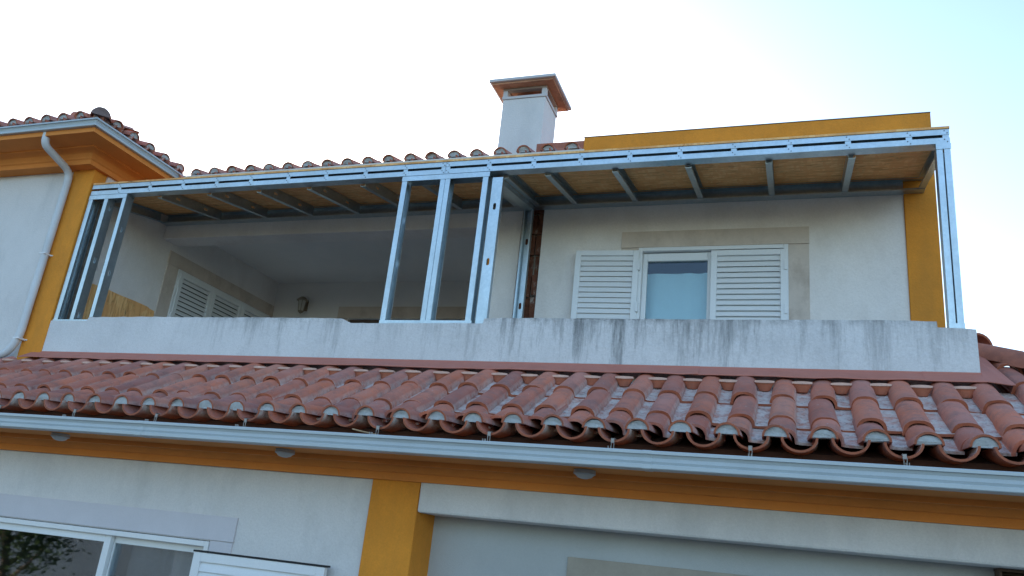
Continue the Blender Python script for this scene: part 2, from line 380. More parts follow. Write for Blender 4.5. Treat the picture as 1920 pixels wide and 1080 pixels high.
# recessed loggia
make('ceiling', B().box(-6.70, -2.50, 6.735, 8.75, 3.20, 3.30), SHADEW, H)
make('wall', walls(B(), -6.60, -2.46, .80, 3.21, 8.66, 8.85, [(-5.42, -3.83, .81, 2.70)]), SHADEW, H, weld=True)
make('wall', B().box(-2.60, -2.45, 6.745, 8.67, .80, 3.21), SHADEW, H)

# brickwork laid bare in the chase behind the partition stud
chase = make('exposed_brickwork', B().box(-2.392, -2.178, 6.56, 6.60, .80, 3.30), RAWP, H)
z = .82
while z < 3.2:
    h = .19
    b = B()
    for (x0, x1) in ((-2.388, -2.318), (-2.312, -2.245), (-2.240, -2.182)):
        y = 6.515 + random.uniform(0, .03); b2 = B().box(x0 + random.uniform(0, .008), x1 - random.uniform(0, .008), y, 6.56, z, z + h)
        b2.xf(lambda p: p + Vector((random.uniform(-.006, .006), random.uniform(-.012, .012), random.uniform(-.014, .014))))
        make('brick', b2, BRICK, chase)
    z += .205
# ragged strip of raw render on the wing wall beside the first studs
pts = []
for i in range(41):
    zz = .9 + i * .055
    pts.append((5.70 + random.uniform(-.022, .022), zz))
make('raw_render_strip', B().prism([(5.553, .9)] + pts + [(5.553, 3.1)], 0, -6.606, -6.584), RAWP, H)
pts2 = [(p[0] + .006 + random.uniform(0, .022), p[1]) for p in pts]
make('torn_render_edge', B().prism(pts + pts2[::-1], 0, -6.592, -6.578), mat('torn_plaster', (.62, .58, .54), .95, var=.2, vscale=30, bump=.8, bscale=70), H)

# ------------------------------------------------------------------ windows, surrounds, shutters
def mapper(o, u, n):
    o, u, n = Vector(o), Vector(u), Vector(n); return lambda p: o + u * p[0] + n * p[1] + Vector((0, 0, p[2]))
def bars(b, u0, u1, z0, z1, t, n0, n1, top=None, bot=None):
    b.box(u0, u0 + t, n0, n1, z0, z1); b.box(u1 - t, u1, n0, n1, z0, z1)
    b.box(u0 + t, u1 - t, n0, n1, z1 - (top or t), z1); b.box(u0 + t, u1 - t, n0, n1, z0, z0 + (bot or t)); return b
def shutter(name, fn, u0, u1, z0, z1, n0, n1, parent, rail=.052, pitch=.0485, tilt=56, flat=False, hinge=None, gasket=False):
    """u across, n depth (towards the viewer is negative), slats as sub-parts"""
    s = make(name, bars(B(), u0, u1, z0, z1, rail, n0, n1, top=rail * .95).xf(fn), WMETAL, parent, bevel=.003)
    nm = (n0 + n1) / 2
    zz = z1 - rail * .95 - (.004 if not flat else 0)
    a = R(tilt)
    while zz > z0 + rail + .03:
        hw = pitch * .57
        if flat: poly = [(n0 + .022, zz), (n0 + .026, zz), (n0 + .012, zz - pitch), (n0 + .006, zz - pitch + .002)]
        else:
            dy, dz = hw * math.cos(a), hw * math.sin(a)
            cz = zz - pitch / 2
            poly = [(nm - dy * .62, cz - dz), (nm - dy * .62 - .003, cz - dz + .006), (nm + dy * .62 - .003, cz + dz + .004), (nm + dy * .62, cz + dz - .004)]
        make('slat', B().prism(poly, 0, u0 + rail - .003, u1 - rail + .003).xf(fn), WMETAL, s)
        zz -= pitch
    if hinge is not None:
        for hz in (z1 - .14, z1 - .52):
            make('hinge', B().box(hinge - .012, hinge + .012, n0 - .008, n1, hz - .045, hz + .045).xf(fn), WMETAL, s, bevel=.003)
    if gasket: make('gasket', B().box(u0 - .004, u1 + .012, n0 - .004, n1 + .01, z1, z1 + .012).xf(fn), BLACK, s)
    return s
def surround(fn, u0, u1, zt, zb, w_top, w_side, n0, n1, m, parent):
    make('stone_lintel', B().box(u0, u1, n0, n1, zt - w_top, zt).xf(fn), m, parent, bevel=.003)
    for a, c in ((u0 + .003, u0 + w_side), (u1 - w_side, u1 - .003)):
        make('stone_jamb', B().box(a, c, n0 + .002, n1, zb, zt - w_top - .004).xf(fn), m, parent, bevel=.003)
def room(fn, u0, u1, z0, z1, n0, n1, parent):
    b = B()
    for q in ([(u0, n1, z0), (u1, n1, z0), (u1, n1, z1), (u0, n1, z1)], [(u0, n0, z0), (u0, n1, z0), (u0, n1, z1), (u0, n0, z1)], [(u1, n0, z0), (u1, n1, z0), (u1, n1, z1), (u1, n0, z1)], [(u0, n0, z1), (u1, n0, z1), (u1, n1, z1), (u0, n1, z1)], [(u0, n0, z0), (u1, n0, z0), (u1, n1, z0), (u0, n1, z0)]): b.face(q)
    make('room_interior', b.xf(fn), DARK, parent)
def curtain(fn, u0, u1, z0, z1, n, parent, amp=.012, m=None, waves=9):
    b = B(); k = 60
    for i in range(k):
        a, c = u0 + (u1 - u0) * i / k, u0 + (u1 - u0) * (i + 1) / k
        g = lambda u: n + amp * math.sin((u - u0) / (u1 - u0) * waves * 6.283 + 1.3 * math.sin(u * 9)) * (.4 + .6 * abs(math.sin(u * 3.1)))
        b.face([(a, g(a), z0), (c, g(c), z0), (c, g(c), z1), (a, g(a), z1)])
    make('curtain', b.xf(fn), m or CURTAIN, parent, smooth=60, weld=True)

# balcony bedroom window: stone surround, sliding frame, open left leaf, closed right leaf
fb = mapper((0, 6.5, 0), (1, 0, 0), (0, 1, 0))
surround(fb, -1.43, .134, 2.842, 1.0, .152, .165, -.012, .03, STONE, H)
w1 = make('window', bars(B(), -1.268, -.030, 1.0, 2.682, .035, -.030, .06).xf(fb), WMETAL, H, bevel=.004)
make('sash', bars(B(), -1.232, -.640, 1.03, 2.640, .040, .012, .055, top=.072).xf(fb), WMETAL, w1, bevel=.004)
make('sash', bars(B(), -.66, -.066, 1.03, 2.640, .040, .058, .10, top=.072).xf(fb), WMETAL, w1, bevel=.004)
make('pane', B().box(-1.190, -.682, .030, .036, 1.07, 2.566).xf(fb), GLASS, w1)
make('pane', B().box(-.618, -.108, .076, .082, 1.07, 2.566).xf(fb), GLASS, w1)
curtain(fb, -1.24, -.05, .9, 2.500, .150, w1, .013, waves=6)
room(fb, -1.26, -.04, .9, 2.67, .11, .9, w1)
shutter('shutter', fb, -.648, -.042, 1.02, 2.636, -.040, -.004, H, rail=.05, hinge=-.052)
fo = mapper((-1.255, 6.462, 0), Vector((-1, -.05, 0)).normalized(), Vector((-.05, 1, 0)).normalized())
shutter('shutter', fo, .004, .566, 1.02, 2.648, -.016, .016, H, rail=.05, flat=True, hinge=.004)

# loggia side window with closed leaves, on the wing wall
fw = mapper((-6.592, 0, 0), (0, 1, 0), (-1, 0, 0))
surround(fw, 6.648, 8.655, 2.868, .81, .150, .18, -.012, .03, STONE, H)
w2 = make('window', bars(B(), 6.832, 8.598, 1.0, 2.712, .030, -.020, .06).xf(fw), WMETAL, H, bevel=.004)
room(fw, 6.84, 8.59, 1.0, 2.70, .12, .18, w2)
for a, c in ((6.866, 7.44), (7.444, 8.006), (8.012, 8.568)):
    shutter('shutter', fw, a, c, 1.04, 2.680, -.030, .004, H, rail=.052, pitch=.052, tilt=49, hinge=6.862 if a < 7 else None)
# loggia back door
fd = mapper((0, 8.66, 0), (1, 0, 0), (0, 1, 0))
surround(fd, -5.58, -3.68, 2.86, .81, .155, .15, -.012, .03, STONE, H)
w3 = make('door', bars(B(), -5.42, -3.83, .82, 2.70, .05, .05, .10).xf(fd), BROWNW, H)
room(fd, -5.41, -3.84, .82, 2.69, .105, .19, w3)
make('pane', B().box(-5.37, -3.88, .07, .076, .87, 2.65).xf(fd), GLASS, w3)

# ground floor sliding window with its open leaf
fg = mapper((0, 4.815, 0), (1, 0, 0), (0, 1, 0))
surround(fg, -6.6, -3.592, .068, -1.5, .162, .186, -.014, .03, GSTONE, H)
w4 = make('window', bars(B(), -6.40, -3.782, -1.3, -.104, .036, -.020, .07).xf(fg), WMETAL, H, bevel=.004)
make('sash', bars(B(), -6.36, -4.655, -1.26, -.140, .058, .014, .05, top=.05).xf(fg), WMETAL, w4, bevel=.004)
make('sash', bars(B(), -4.70, -3.82, -1.26, -.140, .05, .054, .09, top=.05).xf(fg), WMETAL, w4, bevel=.004)
make('pane', B().box(-6.30, -4.713, .028, .034, -1.2, -.19).xf(fg), GLASS, w4)
make('pane', B().box(-4.65, -3.87, .068, .074, -1.2, -.19).xf(fg), GLASS, w4)
curtain(fg, -4.60, -3.72, -1.3, -.12, .17, w4, .02, mat('taupe_curtain', (.34, .29, .27), .9), waves=5)
room(fg, -6.39, -3.79, -1.3, -.11, .10, 1.4, w4)
shutter('shutter', mapper((-3.83, 4.745, 0), (1, 0, 0), (0, 1, 0)), 0, 1.02, -1.3, -.176, -.018, .018, H, rail=.062, pitch=.062, flat=True, gasket=True)
# porch window in the recessed wall: only its stone lintel reaches into view
fp = mapper((0, 5.09, 0), (1, 0, 0), (0, 1, 0))
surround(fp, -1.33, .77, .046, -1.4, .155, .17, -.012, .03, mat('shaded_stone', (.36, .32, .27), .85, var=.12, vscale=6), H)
w5 = make('window', bars(B(), -1.16, .60, -1.3, -.112, .05, .0, .07).xf(fp), WMETAL, H)
make('pane', B().box(-1.11, .55, .03, .036, -1.25, -.162).xf(fp), GLASS, w5)
room(fp, -1.15, .59, -1.3, -.12, .08, .19, w5)

# ------------------------------------------------------------------ roof tiles
def tile_mesh(jit=0, length=.44, seed=0):
    """clay tile: barrel centred on x=0, flat pan to its right; y up the slope, z the normal"""
    prof = [(-.080, -.004)]
    n = 12
    for i in range(n + 1):
        t = math.pi - math.pi * i / n; c, s_ = math.cos(t), math.sin(t)
        prof.append((.074 * math.copysign(abs(c) ** .85, c), .066 * s_ ** .85 if s_ > 0 else 0))
    prof += [(.088, -.003), (.120, -.004), (.166, -.003)]
    k = len(prof); th = .013; rr_ = random.Random(seed); ph = rr_.uniform(0, 6)
    rows = [(0.0, 1.018, .002), (.015, 1.018, .002), (.022, 1.0, 0), (length * .5, .985, jit), (length, .96, 0)]
    V, F, MI = [], [], []
    for y, sc, dz in rows:
        for (u, w) in prof:
            uu = u * sc if u < .085 else u; V.append((uu + rr_.uniform(-.0008, .0008), y + (rr_.uniform(-.0025, .0025) + .003 * math.sin(u * 30 + ph) if y < .03 else 0), (w * sc if w > 0 else w) + dz + rr_.uniform(-.0009, .0009)))
    nr = len(rows)
    for a in range(nr - 1):
        for q in range(k - 1):
            F.append((a * k + q, a * k + q + 1, (a + 1) * k + q + 1, (a + 1) * k + q)); MI.append(0)
    b0 = len(V)
    for y in (0.0, length):
        for (u, w) in prof: V.append((u * (1 - th / .075) if abs(u) < .076 else u, y, w - th))
    for q in range(k - 1):
        F.append((q, b0 + q, b0 + q + 1, q + 1)); MI.append(1)                      # front lip
        F.append((b0 + q, b0 + k + q, b0 + k + q + 1, b0 + q + 1)); MI.append(1)    # underside
    me = mesh_from('roof_tile', V, F, [TILE, LIP], MI, smooth=38)
    return me
TILES = [tile_mesh(j, seed=i) for i, j in enumerate((0, .003, -.003, .002, -.002, .004, 0, -.004))]
def half_round(a0, h0, a1, h1, length, th, sign, seg=12, name='tile', mats=None):
    """half barrel: sign +1 convex cover, -1 concave channel; y=0 is its front end"""
    V, F, MI = [], [], []
    for (y, a, h) in ((0, a0, h0), (.004, a0, h0), (length, a1, h1)):
        for off in (0, th):
            for i in range(seg + 1):
                t = math.pi * i / seg; V.append(((a - off) * math.cos(t), y, sign * (h - off) * math.sin(t)))
    k = seg + 1
    def idx(r, o, i): return (r * 2 + o) * k + i
    for r in range(2):
        for o in range(2):
            for i in range(seg): F.append((idx(r, o, i), idx(r, o, i + 1), idx(r + 1, o, i + 1), idx(r + 1, o, i))); MI.append(0 if (o == 0) == (sign > 0) else 0)
        for i in (0, seg): F.append((idx(r, 0, i), idx(r, 1, i), idx(r + 1, 1, i), idx(r + 1, 0, i))); MI.append(1)
    for i in range(seg): F.append((idx(0, 0, i), idx(0, 0, i + 1), idx(0, 1, i + 1), idx(0, 1, i))); MI.append(1)
    for i in range(seg): F.append((idx(2, 0, i), idx(2, 0, i + 1), idx(2, 1, i + 1), idx(2, 1, i))); MI.append(1)
    return mesh_from(name, V, F, mats or [TILE, LIP], MI, smooth=38)
CHAN = half_round(.089, .076, .098, .080, .36, .012, -1, name='channel_tile')
COVER = half_round(.067, .062, .082, .074, .34, .011, 1, name='cover_tile')
RIDGE_ME = half_round(.112, .105, .126, .115, .46, .014, 1, name='ridge_tile', mats=[RIDGE, LIP])
def plug_mesh(seed=3):
    V = []; n = 12; random.seed(seed)
    for y in (.006, .05):
        for i in range(n + 1):
            t = math.pi * i / n; V.append((.057 * math.cos(t), y + (random.uniform(-.006, .006) if y < .02 else 0), .052 * math.sin(t) + (random.uniform(-.006, .004) if i in (0, n) else .001)))
    k = n + 1
    F = [tuple(range(k)), tuple(reversed(range(k, 2 * k)))] + [(i, i + 1, k + i + 1, k + i) for i in range(n)] + [(n, 0, k, k + n)]
    return mesh_from('mortar_plug', V, F, [MORTAR])
PLUGS = [plug_mesh(k) for k in range(3, 9)]; PLUG = PLUGS[0]; RPLUG = PLUG.copy(); RPLUG.materials[0] = mat('mauve_clay', (.20, .145, .14), .9)
random.seed(11)
def eave_row(parent, xs, Yf, zb, rz=0, axis=0, slope=5, channels=True, chans=None):
    """covers with mortar plugs at xs and channels between; axis 0: along X facing -Y, axis 1: along Y facing +X"""
    def at(u, d, z): return (u, Yf + d, z) if axis == 0 else (Yf - d, u, z)
    rot = (R(slope), 0, 0) if axis == 0 else (R(slope), 0, R(90))
    for u in xs:
        j = random.uniform(-.004, .004); jz = random.uniform(-.003, .003)
        put('cover_tile', COVER, at(u + j, .020 + random.uniform(-.006, .006), zb + jz), parent, (rot[0] + random.uniform(-.015, .015), 0, rot[2] + random.uniform(-.02, .02)))
        put('mortar_plug', random.choice(PLUGS), at(u + j, .020 + random.uniform(0, .012), zb + jz + .003), parent, (rot[0], 0, rot[2]), (1, 1, random.uniform(.78, 1.0)))
    for u in chans or []:
        put('channel_tile', CHAN, at(u + random.uniform(-.003, .003), random.uniform(-.006, .006), zb + random.uniform(-.003, .003)), parent, (rot[0], random.uniform(-.02, .02), rot[2]))

# ---- lower roof
SL = R(29); TS = math.tan(SL)
zc = lambda Y: 1.30 - TS * (5.37 - Y)                 # line of the barrel crests
zp = lambda Y: zc(Y) - .0755                          # line of the pans
roof = make('roof', B().prism([(4.44, .60), (4.44, .665), (4.66, .755), (5.45, zp(5.45) - .03), (5.45, .85), (4.80, .60)], 0, -15, 1.05), EARTH, H)
make('roof', B().prism([(4.44, .60), (4.44, .665), (4.66, .755), (5.2, zp(5.2) - .03), (5.2, .81), (4.80, .60)], 0, 1.05, 2.6), EARTH, H)
make('roof', B().prism([(5.20, .805), (5.20, zp(5.2) - .03), (5.95, zp(5.95) - .03), (8, 1.0), (8, .805)], 0, 1.09, 1.20), EARTH, H)
PITCH_T = .2263; X0 = 1.072
rows = [(4.652, 27.4), (5.012, 27.4)]
cols = [X0 - PITCH_T * k for k in range(-6, 38)]
EAVE_T = [t.copy() for t in TILES[:4]]
for t in EAVE_T: t.materials[1] = TILE
def tile_at(x, Y, zpan, ang, ms=TILES):
    put('roof_tile', random.choice(ms), (x + random.uniform(-.006, .006), Y + random.uniform(-.014, .014), zpan + .011 + random.uniform(-.003, .004)), roof,
        (R(ang + random.uniform(-.8, .8)), R(random.uniform(-1.6, 1.6)), R(random.uniform(-1.9, 1.9))))
HIPK = 7.17                                           # plan line of the hip: X + Y = HIPK
for x in cols:
    tile_at(x, 4.445, .714, 24, EAVE_T)
    for Y, ang in rows:
        if x + Y < HIPK - .12: tile_at(x, Y, zp(Y), ang)
    if x > 1.2:
        for Y in (5.372, 5.732):
            if x + Y + .1 < HIPK: tile_at(x, Y, zp(Y), 26.8)
EP = .2366
exs = [.855 - EP * k for k in range(-8, 34)]
eave_row(roof, exs, 4.275, .722, slope=4, chans=[x - EP / 2 for x in exs])
# curved filler pieces closing the pans under the flashing
def filler_mesh():
    """trapezoid of curved tile standing in the pan, with a pale mortar bead along its top"""
    V = []; n = 6; rows_ = ((.0, 0.0, .030), (.003, .052, .057), (-.006, .054, .061), (-.006, .066, .061))
    for (y, z, hw) in rows_:
        for o in (0, 1):
            for i in range(n + 1):
                t = -1 + 2 * i / n; V.append((hw * t, (y if not o else .022) + .016 * t * t, z - (.004 * (1 - t * t) if not z else .006 * (1 - t * t) if z < .06 else 0)))
    k = n + 1; F, MI = [], []
    I = lambda r, o, i: (r * 2 + o) * k + i
    for r in range(3):
        for o in (0, 1):
            for i in range(n): F.append((I(r, o, i), I(r, o, i + 1), I(r + 1, o, i + 1), I(r + 1, o, i))); MI.append(1 if r else 0)
        for i in (0, n): F.append((I(r, 0, i), I(r + 1, 0, i), I(r + 1, 1, i), I(r, 1, i))); MI.append(1 if r else 0)
    for i in range(n):
        F.append((I(3, 0, i), I(3, 0, i + 1), I(3, 1, i + 1), I(3, 1, i))); MI.append(1)
        F.append((I(0, 0, i), I(0, 0, i + 1), I(0, 1, i + 1), I(0, 1, i))); MI.append(0)
    return mesh_from('filler_tile', V, F, [LIP, mat('dusty_clay', (.62, .40, .32), .9, var=.2, vscale=20)], MI, smooth=35)
FILL = filler_mesh()
for x in cols:
    if x < 1.0:
        put('filler_tile', FILL, (x + PITCH_T / 2 + random.uniform(-.004, .004), 5.245 + random.uniform(-.012, .012), zp(5.245) + .016), roof, (R(random.uniform(-6, 3)), 0, R(random.uniform(-3, 3))))
# painted flashing against the parapet, two lengths and the corner flap
def flash(x0, x1, dy=0, seed=0):
    b = B(); rr = random.Random(seed); n = max(2, int((x1 - x0) / .12))
    pr = []
    for i in range(n + 1):
        w = rr.uniform(-.004, .004); pr.append([(x0 + (x1 - x0) * i / n, 5.448 - dy, 1.368), (x0 + (x1 - x0) * i / n, 5.441 - dy, 1.353), (x0 + (x1 - x0) * i / n, 5.328 - dy, 1.288 + w), (x0 + (x1 - x0) * i / n, 5.322 - dy, 1.280 + w)])
    for a, c in zip(pr, pr[1:]):
        for q in range(3): b.face([a[q], a[q + 1], c[q + 1], c[q]])
    make('flashing', b, FLASH, roof, solid=.004, weld=True)
flash(-6.72, -4.9, 0, 1); flash(-4.93, -.6, .004, 2); flash(-.63, .78, 0, 3); flash(.76, 1.09, .004, 4)
b = B()
b.face([(1.086, 5.447, 1.362), (1.086, 5.322, 1.284), (1.20, 5.262, 1.252), (1.235, 5.30, 1.262), (1.20, 5.62, 1.45), (1.19, 5.95, 1.63), (1.086, 5.95, 1.66)])
make('flashing', b, FLASH, roof, solid=.004)
# hip
hd = Vector((1, -1, -TS)).normalized()
hp = Vector((1.10, HIPK - 1.10, zp(HIPK - 1.10) + .042))
for i in range(6):
    p = hp + hd * (.42 * (i + 1)) ; 
    back = -hd; ey = back; ez = Vector((0, 0, 1)) - ey * ey.z; ez.normalize(); ex = ey.cross(ez)
    o = put('ridge_tile', RIDGE_ME, p + ez * (.012 * 0), roof); rm = Matrix((ex, ey, ez)).transposed()
    o.rotation_euler = (rm @ Matrix.Rotation(-.03, 3, 'X')).to_euler()
o = put('ridge_tile', RIDGE_ME, hp + Vector((.10, -.06, .02)), roof, (R(8), 0, R(30)), (1.05, .45, 1.1))
hs = B(); hs.face([(1.16, 6.0, zp(6.0)), (2.75, 4.42, zp(4.42)), (2.75, 9, zp(4.42)), (1.16, 9, zp(6.0))]); make('roof', hs, RIDGE, H, solid=.02)

# ---- upper main roof
UE = [-6.007 + .2304 * k for k in range(19)]
uroof = make('roof', B().prism([(6.22, 3.48), (6.22, 3.515), (9.2, 4.45), (11.9, 3.55), (11.9, 3.45), (6.5, 3.45)], 0, -6.45, -2.20), RIDGE, H)
make('roof', B().prism([(6.72, 3.62), (6.72, 3.75), (9.2, 4.42), (11.9, 3.54), (11.9, 3.45), (6.72, 3.45)], 0, -2.19, 1.08), RIDGE, H)
eave_row(uroof, UE, 6.115, 3.525, slope=12, chans=[x + .1152 for x in UE[:-1]] + [UE[0] - .115])
make('ridge_tile', B().box(-2.16, -1.84, 6.30, 6.46, 3.56, 3.64), RIDGE, uroof, bevel=.03)
for x in UE:
    for i in range(2 if x < -2.5 else 0):
        put('roof_tile', random.choice(TILES), (x + random.uniform(-.004, .004), 6.30 + .38 * i, 3.555 + .125 * i), uroof, (R(15.5), 0, R(random.uniform(-1, 1))))
make('soffit', B().box(-6.58, -1.72, 6.14, 6.498, 3.40, 3.44), YELLOW, H)

# ---- wing roof
wr = B()
wr.face([(-6.30, 5.07, 3.555), (-15, 5.07, 3.555), (-15, 8.2, 4.6), (-9.4, 8.2, 4.6)]); wr.face([(-6.30, 5.07, 3.555), (-9.4, 8.2, 4.6), (-9.4, 11.5, 4.6), (-6.30, 11.5, 3.555)])
wroof = make('roof', wr, RIDGE, H, solid=.05)
WE = [-6.477 - .2222 * k for k in range(12)]
eave_row(wroof, WE, 4.985, 3.588, slope=12, chans=[x - .111 for x in WE] + [-6.477 + .111])
SE = [5.237 + .2230 * k for k in range(5)]
eave_row(wroof, SE, -6.212, 3.592, axis=1, slope=12, chans=[y + .111 for y in SE] + [5.237 - .111])
for x in WE: put('roof_tile', random.choice(TILES), (x, 5.17, 3.628), wroof, (R(15.5), 0, 0))
for y in SE: put('roof_tile', random.choice(TILES), (-6.40, y, 3.622), wroof, (R(15.5), 0, R(90)))
put('ridge_plug', RPLUG, (-6.21, 5.0, 3.58), wroof, (R(12), 0, R(45)), (1.4, 1, 1.5))
for i in range(6): put('ridge_tile', RIDGE_ME, Vector((-6.225, 5.015, 3.575)) + Vector((-1, 1, .30)) * (.30 * i), wroof, (R(12), 0, R(45)), (.80, 1, .86))

# ------------------------------------------------------------------ gutters and downpipe
gp = [(0, .0), (0, .098), (-.006, .098), (-.006, .006), (-.10, .006), (-.10, .10), (-.106, .10), (-.106, 0)]
def gutter_profile(o, zb, h=.094, d=.10):
    """box gutter: rolled top rim, shallow cove, flat bottom lip; o is the outer face"""
    return [(o - .004, zb + h), (o, zb + h - .004), (o, zb + h - .018), (o - .012, zb + h - .020), (o - .019, zb + h - .036), (o - .016, zb + .040), (o - .022, zb + .027), (o - .018, zb + .0235), (o, zb + .022), (o, zb + .004), (o - .004, zb),
            (o - d, zb), (o - d, zb + h + .01), (o - d + .004, zb + h + .01), (o - d + .004, zb + .006), (o - .028, zb + .006), (o - .028, zb + h - .008), (o - .012, zb + h)]
gut = make('gutter', B().sweep(gutter_profile(.62, .505), [(-15, 4.80), (2.98, 4.80)]), GUTTER, H, smooth=30)
for u in (-5.409, -4.686, -3.983, -3.265, -2.329, -1.623, -.923, -.20, .499):
    cx = min((x - EP / 2 for x in exs), key=lambda q: abs(q - u))
    b = B().box(cx - .009, cx + .009, 4.266, 4.272, .640, .668).box(cx - .009, cx + .009, 4.266, 4.33, .664, .668)
    b.box(cx + .008, cx + .0105, 4.20, 4.268, .598, .602).box(cx - .006, cx - .0035, 4.20, 4.268, .598, .602).box(cx - .006, cx - .0035, 4.262, 4.266, .598, .645).box(cx + .008, cx + .0105, 4.262, 4.266, .598, .645)
    b.box(cx - .006, cx - .0035, 4.184, 4.20, .596, .612).box(cx + .008, cx + .0105, 4.184, 4.20, .596, .612)
    make('gutter_clip', b, mat('clip', (.36, .33, .30), .6) if u < -5.4 else bpy.data.materials['clip'], gut)
for u in (-4.05, -.74): make('gutter_joint', B().sweep(gutter_profile(.6225, .503, .097, .105), [(u, 4.80), (u + .045, 4.80)]), GUTTER, gut, smooth=30)
make('gutter', B().sweep(gutter_profile(.395, 3.453, .085, .10), [(-15, 5.36), (-6.592, 5.36), (-6.592, 6.20)]), GUTTER, H, smooth=30)
make('gutter', B().sweep(gutter_profile(.0, 3.428, .062, .10), [(-6.12, 6.10), (-1.735, 6.10)]), CREAM, H, smooth=30)
def bend(pts, k=5):
    out = [Vector(pts[0])]
    for a, c, d in zip(pts, pts[1:], pts[2:]):
        a, c, d = Vector(a), Vector(c), Vector(d); r = min(.09, (c - a).length * .45, (d - c).length * .45)
        p, q = c + (a - c).normalized() * r, c + (d - c).normalized() * r
        out += [((1 - t) ** 2) * p + 2 * t * (1 - t) * c + t * t * q for t in [i / k for i in range(k + 1)]]
    return out + [Vector(pts[-1])]
dp = make('downpipe', B().tube(bend([(-6.868, 5.03, 3.47), (-6.862, 5.03, 3.33), (-6.872, 5.395, 3.215), (-6.872, 5.395, 1.50), (-6.94, 5.385, 1.33), (-7.30, 5.34, 1.22)]), .036, 16), mat('pale_grey_pipe', (.58, .60, .62), .45), H, smooth=50)
for zz in (2.325, 1.47): make('pipe_bracket', B().box(-6.910, -6.834, 5.357, 5.45, zz - .008, zz + .008).box(-6.834, -6.815, 5.43, 5.45, zz - .006, zz + .006), WMETAL, dp, bevel=.004)

# ------------------------------------------------------------------ chimney
ch = make('chimney', B().box(-2.857, -2.392, 6.80, 7.22, 3.5, 4.535), WHITE, H, bevel=.006)
b = B(); b.box(-2.868, -2.381, 6.789, 7.231, 4.536, 4.566)
make('rim', b, mat('pale_concrete', (.55, .54, .55), .9, var=.1), ch, bevel=.003)
INNER = mat('warm_glow_terracotta', (.50, .26, .16), .9, var=.4, vscale=8)  # orange sun bounce painted into the colour of cap underside and flue
for x0 in (-2.862, -2.436):
    for y0 in (6.795, 7.175): make('post', B().box(x0, x0 + .050, y0, y0 + .050, 4.567, 4.640), bpy.data.materials['pale_concrete'], ch, bevel=.003)
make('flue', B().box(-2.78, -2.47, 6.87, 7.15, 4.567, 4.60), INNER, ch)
b = B(); bars_ = [(-2.864, -2.384, 6.793, 6.847), (-2.864, -2.384, 7.173, 7.227), (-2.864, -2.81, 6.848, 7.172), (-2.438, -2.384, 6.848, 7.172)]
for x0, x1, y0, y1 in bars_: b.box(x0, x1, y0, y1, 4.641, 4.664)
make('cap_ring', b, mat('brown_concrete', (.36, .30, .27), .9), ch)
cap = make('chimney_cap', B().box(-2.985, -2.265, 6.672, 7.345, 4.686, 4.718), bpy.data.materials['pale_concrete'], ch, bevel=.004)
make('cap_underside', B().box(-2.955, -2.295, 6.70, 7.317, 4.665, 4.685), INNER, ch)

# ------------------------------------------------------------------ light gauge steel frame enclosing the balcony
frame = empty('balcony_steel_frame', (-2.8, 5.5, 1.66), 'unfinished galvanised steel stud frame standing on the balcony parapet, roofed with wood boards', 'steel frame')
def cee(name, p0, p1, web, fl, w=.09, fl_w=.043, lip=.012, holes=(), parent=frame, track=False, screws=()):
    """C section from p0 to p1: web runs along unit vector web from the line, flanges along unit vector fl"""
    p0, p1, web, fl = Vector(p0), Vector(p1), Vector(web).normalized(), Vector(fl).normalized()
    L = (p1 - p0).length; ax = (p1 - p0) / L; b = B()
    P = lambda s, a, c: p0 + ax * s + fl * a + web * c
    def strip(a0, c0, a1, c1): b.face([P(0, a0, c0), P(L, a0, c0), P(L, a1, c1), P(0, a1, c1)])
    cur = 0; hw, hh = .0125, .030
    for s in sorted(holes):
        b.face([P(cur, 0, 0), P(s - hh, 0, 0), P(s - hh, 0, w), P(cur, 0, w)])
        arc = [(s + (hh - hw) * sg + hw * math.sin(t), hw * math.cos(t)) for sg, t0 in ((-1, -math.pi / 2), (1, 0)) for t in [t0 + math.pi / 2 * i / 4 for i in range(5)]]
        m = w / 2
        b.face([P(s - hh, 0, m)] + [P(q, 0, m + r) for q, r in arc[1:-1]] + [P(s + hh, 0, m), P(s + hh, 0, w), P(s - hh, 0, w)])
        b.face([P(s - hh, 0, m)] + [P(q, 0, m - r) for q, r in arc[1:-1]] + [P(s + hh, 0, m), P(s + hh, 0, 0), P(s - hh, 0, 0)])
        cur = s + hh
    b.face([P(cur, 0, 0), P(L, 0, 0), P(L, 0, w), P(cur, 0, w)])
    strip(0, 0, fl_w, 0); strip(0, w, fl_w, w)
    if not track: strip(fl_w, 0, fl_w, lip); strip(fl_w, w, fl_w, w - lip)
    for x, y, z in screws: b.box(x - .003, x + .003, y - .003, y - .001, z - .003, z + .003, 1)
    return make(name, b, [STEEL, SCREW], parent, solid=.0022)
SCREW = mat('zinc_screw', (.22, .24, .26), .5, metal=.5)
Xa, Ya, Za = Vector((1, 0, 0)), Vector((0, 1, 0)), Vector((0, 0, 1))
YF = 5.46; BT, BB = 3.085, 2.976
# beam: upper and lower track, each in two lengths, short stud stubs between
for x0, x1 in ((-6.588, -2.739), (-2.736, 1.023)):
    cee('beam_track', (x0, YF, BT), (x1, YF, BT), Ya, -Za, .09, .043, track=True)
    cee('beam_track', (x0, YF, BB), (x1, YF, BB), Ya, Za, .09, .043, track=True)
SX = [-6.239, -5.862, -5.466, -5.076, -4.694, -4.29, -3.895, -3.499, -3.111, -2.758, -2.716, -2.347, -1.962, -1.572, -1.181, -.797, -.402, -.009, .381, .772, 1.0]
for x in SX:
    d = .038 if abs(x + 2.737) > .03 else .036
    cee('stub_stud', (x - d / 2, YF + .003, BB + .004), (x - d / 2, YF + .003, BT - .004), Ya, Xa, .084, d, screws=[(x + sx, YF - .001, zz) for sx, zz in ((-.008, BT - .012), (.009, BT - .030), (-.009, BB + .030), (.008, BB + .012))])
